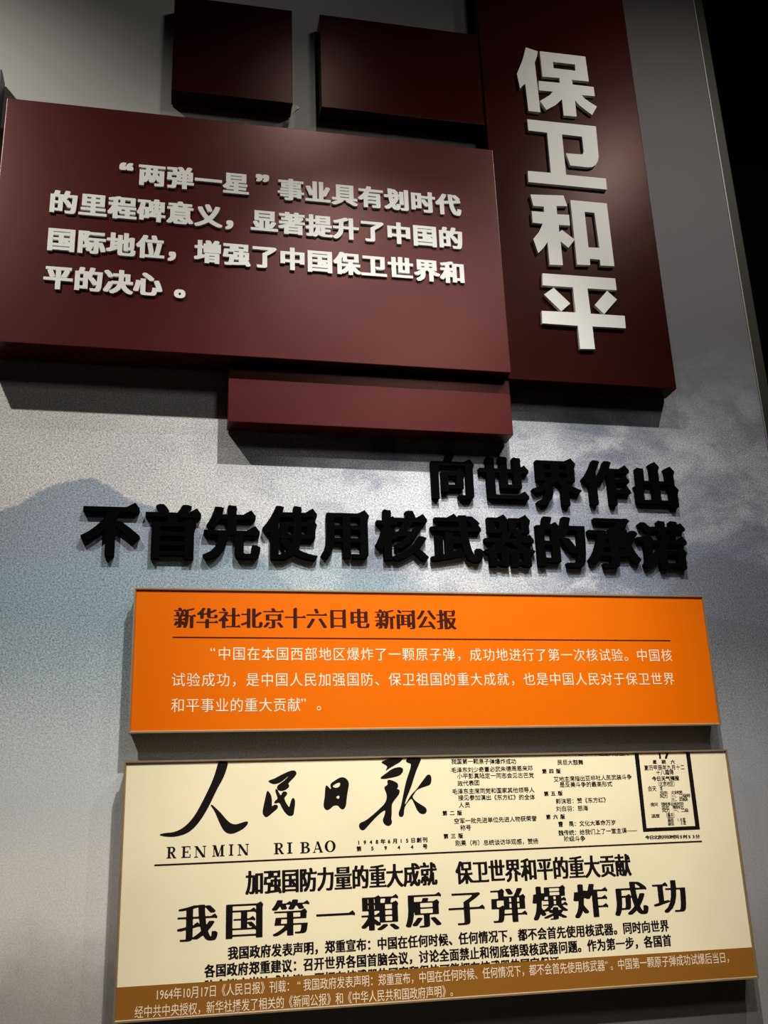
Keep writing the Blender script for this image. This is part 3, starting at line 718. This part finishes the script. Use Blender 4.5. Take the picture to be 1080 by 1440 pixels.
# weather box border
Bo = [(0.9309, 1.7103), (0.9309, 1.5582), (1.0547, 1.5588), (1.0540, 1.7103)]; Bi = [(0.9402, 1.7103), (0.9391, 1.5649), (1.0452, 1.5655), (1.0449, 1.7103)]
vv = [(x - ploc_n[0], YN - .0004, z - ploc_n[2]) for x, z in Bo + Bi]
link('printed_box_border', vv, [(0, 1, 5, 4), (1, 2, 6, 5), (2, 3, 7, 6)], M_ink, npn)
# masthead calligraphy
for key in ('ren', 'min', 'ri', 'bao'):
    def round_(P):
        P = np.array(P); n = len(P); out = []
        for i in range(n):
            a, b = P[i], P[(i + 1) % n]; out += [a * .75 + b * .25, a * .25 + b * .75]
        return np.array(out)
    L = [round_(round_(p)) for p in TRACE[key]]
    c = np.array([0, 0])
    V = []; F = []; k = 0
    if key == 'ri': groups = [L]
    else: groups = [[l] for l in L]
    for g in groups:
        v, f = fill(g); V.append(v); F += [tuple(a + k for a in q) for q in f]; k += len(v)
    V = np.vstack(V) + np.array([0, YN - .0004, 0]) - np.array(ploc_n)
    V[:, 2] = np.minimum(V[:, 2], TOP_CLIP[1] - ploc_n[2])
    link('masthead_character', V, F, M_ink, npn)

# serif capitals under the masthead
def capital(ch):
    """loops for a serif capital in a 1 x 1 cell (x 0..1 left to right, y 0..1)"""
    N = 120; n = int(N * 1.3); yy, xx = np.mgrid[0:n, 0:n]; X = (xx + .5) / N - .15; Y = (yy + .5) / N - .15
    T, t = .24, .07
    R = lambda a, b, c, d: (X >= a) & (X <= b) & (Y >= c) & (Y <= d)
    def para(x0, x1, w, y0=0.0, y1=1.0):          # slanted stroke from (x0,y0) to (x1,y1)
        xc = x0 + (x1 - x0) * (Y - y0) / (y1 - y0); return (abs(X - xc) <= w / 2) & (Y >= y0) & (Y <= y1)
    def ring(cx, cy, rx, ry, ix, iy): return (((X - cx) / rx) ** 2 + ((Y - cy) / ry) ** 2 <= 1) & ~(((X - cx) / ix) ** 2 + ((Y - cy) / iy) ** 2 <= 1)
    S = lambda a, b, y: R(a, b, 0, t) if y == 0 else R(a, b, 1 - t, 1)
    if ch == 'R': m = R(.14, .14 + T, 0, 1) | S(0, .5, 0) | S(0, .6, 1) | R(.14, .6, .46, .53) | (ring(.55, .745, .33, .255, .11, .19) & (X > .5)) | para(.85, .5, T, 0, .5) | S(.68, 1, 0)
    elif ch == 'E': m = R(.14, .14 + T, 0, 1) | S(0, .95, 0) | S(0, .92, 1) | R(.14, .7, .465, .535) | R(.86, .95, 0, .3) | R(.83, .92, .72, 1) | R(.64, .71, .36, .64)
    elif ch == 'N': m = R(.13, .13 + t, 0, 1) | R(.82, .82 + t, 0, 1) | para(.82, .15, T) | S(0, .33, 0) | S(0, .25, 1) | S(.69, 1, 1)
    elif ch == 'M': m = R(.1, .1 + t, 0, 1) | R(.70, .70 + T * .8, 0, 1) | para(.47, .18, T * .85) | para(.47, .76, t) | S(0, .27, 0) | S(0, .25, 1) | S(.60, 1, 0) | S(.72, 1, 1)
    elif ch == 'I': m = R(.5 - T * .95, .5 + T * .95, 0, 1) | S(0, 1, 0) | S(0, 1, 1)
    elif ch == 'B': m = R(.14, .14 + T, 0, 1) | S(0, .6, 0) | S(0, .58, 1) | R(.14, .6, .49, .56) | (ring(.52, .765, .36, .235, .13, .17) & (X > .48)) | (ring(.55, .275, .42, .275, .17, .21) & (X > .48))
    elif ch == 'A': m = para(.12, .46, t * 1.1) | para(.84, .48, T * .95) | R(.25, .66, .30, .37) | S(0, .28, 0) | S(.64, 1, 0)
    else: m = ring(.5, .5, .5, .52, .25, .46)
    img = smooth_img(m.astype(np.float32))
    return [simplify(l, .4) / N - .15 - np.array([.5, .5]) for l in trace(img)]
for ch, cx, cz, w in [('R', .0110, 1.5524, .0173), ('E', .0372, 1.5524, .0174), ('N', .0622, 1.5521, .0214), ('M', .0950, 1.5525, .0223), ('I', .1179, 1.5530, .0084), ('N', .1398, 1.5528, .0208), ('R', .2051, 1.5524, .0187), ('I', .2251, 1.5527, .0102), ('B', .2540, 1.5523, .0189), ('A', .2775, 1.5524, .0190), ('O', .3007, 1.5530, .0205)]:
    v, f = fill(capital(ch))
    link('printed_letter', v * np.array([w, 1, .0195]), f, M_ink, npn, (cx - ploc_n[0], YN - .0004 - ploc_n[1], cz - ploc_n[2]))

# brown caption band with two lines
box('caption_band', -0.0788 + .0036 - ploc_n[0], 1.1378 - .0036 - ploc_n[0], YN - .0006, YN + .0006, 1.2792 + .0036 - ploc_n[2], band_z1 - ploc_n[2], M_band, npn)
YB = YN - .0006
fitted_line('caption_text', '1964年10月17日《人民日报》刊载： “ 我国政府发表声明：郑重宣布，中国在任何时候、任何情况下，都不会首先使用核武器” 。中国第一颗原子弹成功试爆后当日，', -0.0067, 1.0800, 1.3201, .0208, YB, M_lightprint, npn, ploc_n, 0.004)
fitted_line('caption_text', '经中共中央授权，新华社播发了相关的《新闻公报》和《中华人民共和国政府声明》。', -0.0430, 0.5220, 1.2944, .0208, YB, M_lightprint, npn, ploc_n, 0.004)

for o in coll.objects:
    if o.name.split('.')[0] in ('column_text', 'caption_text', 'body_text'): o['kind'] = 'stuff'
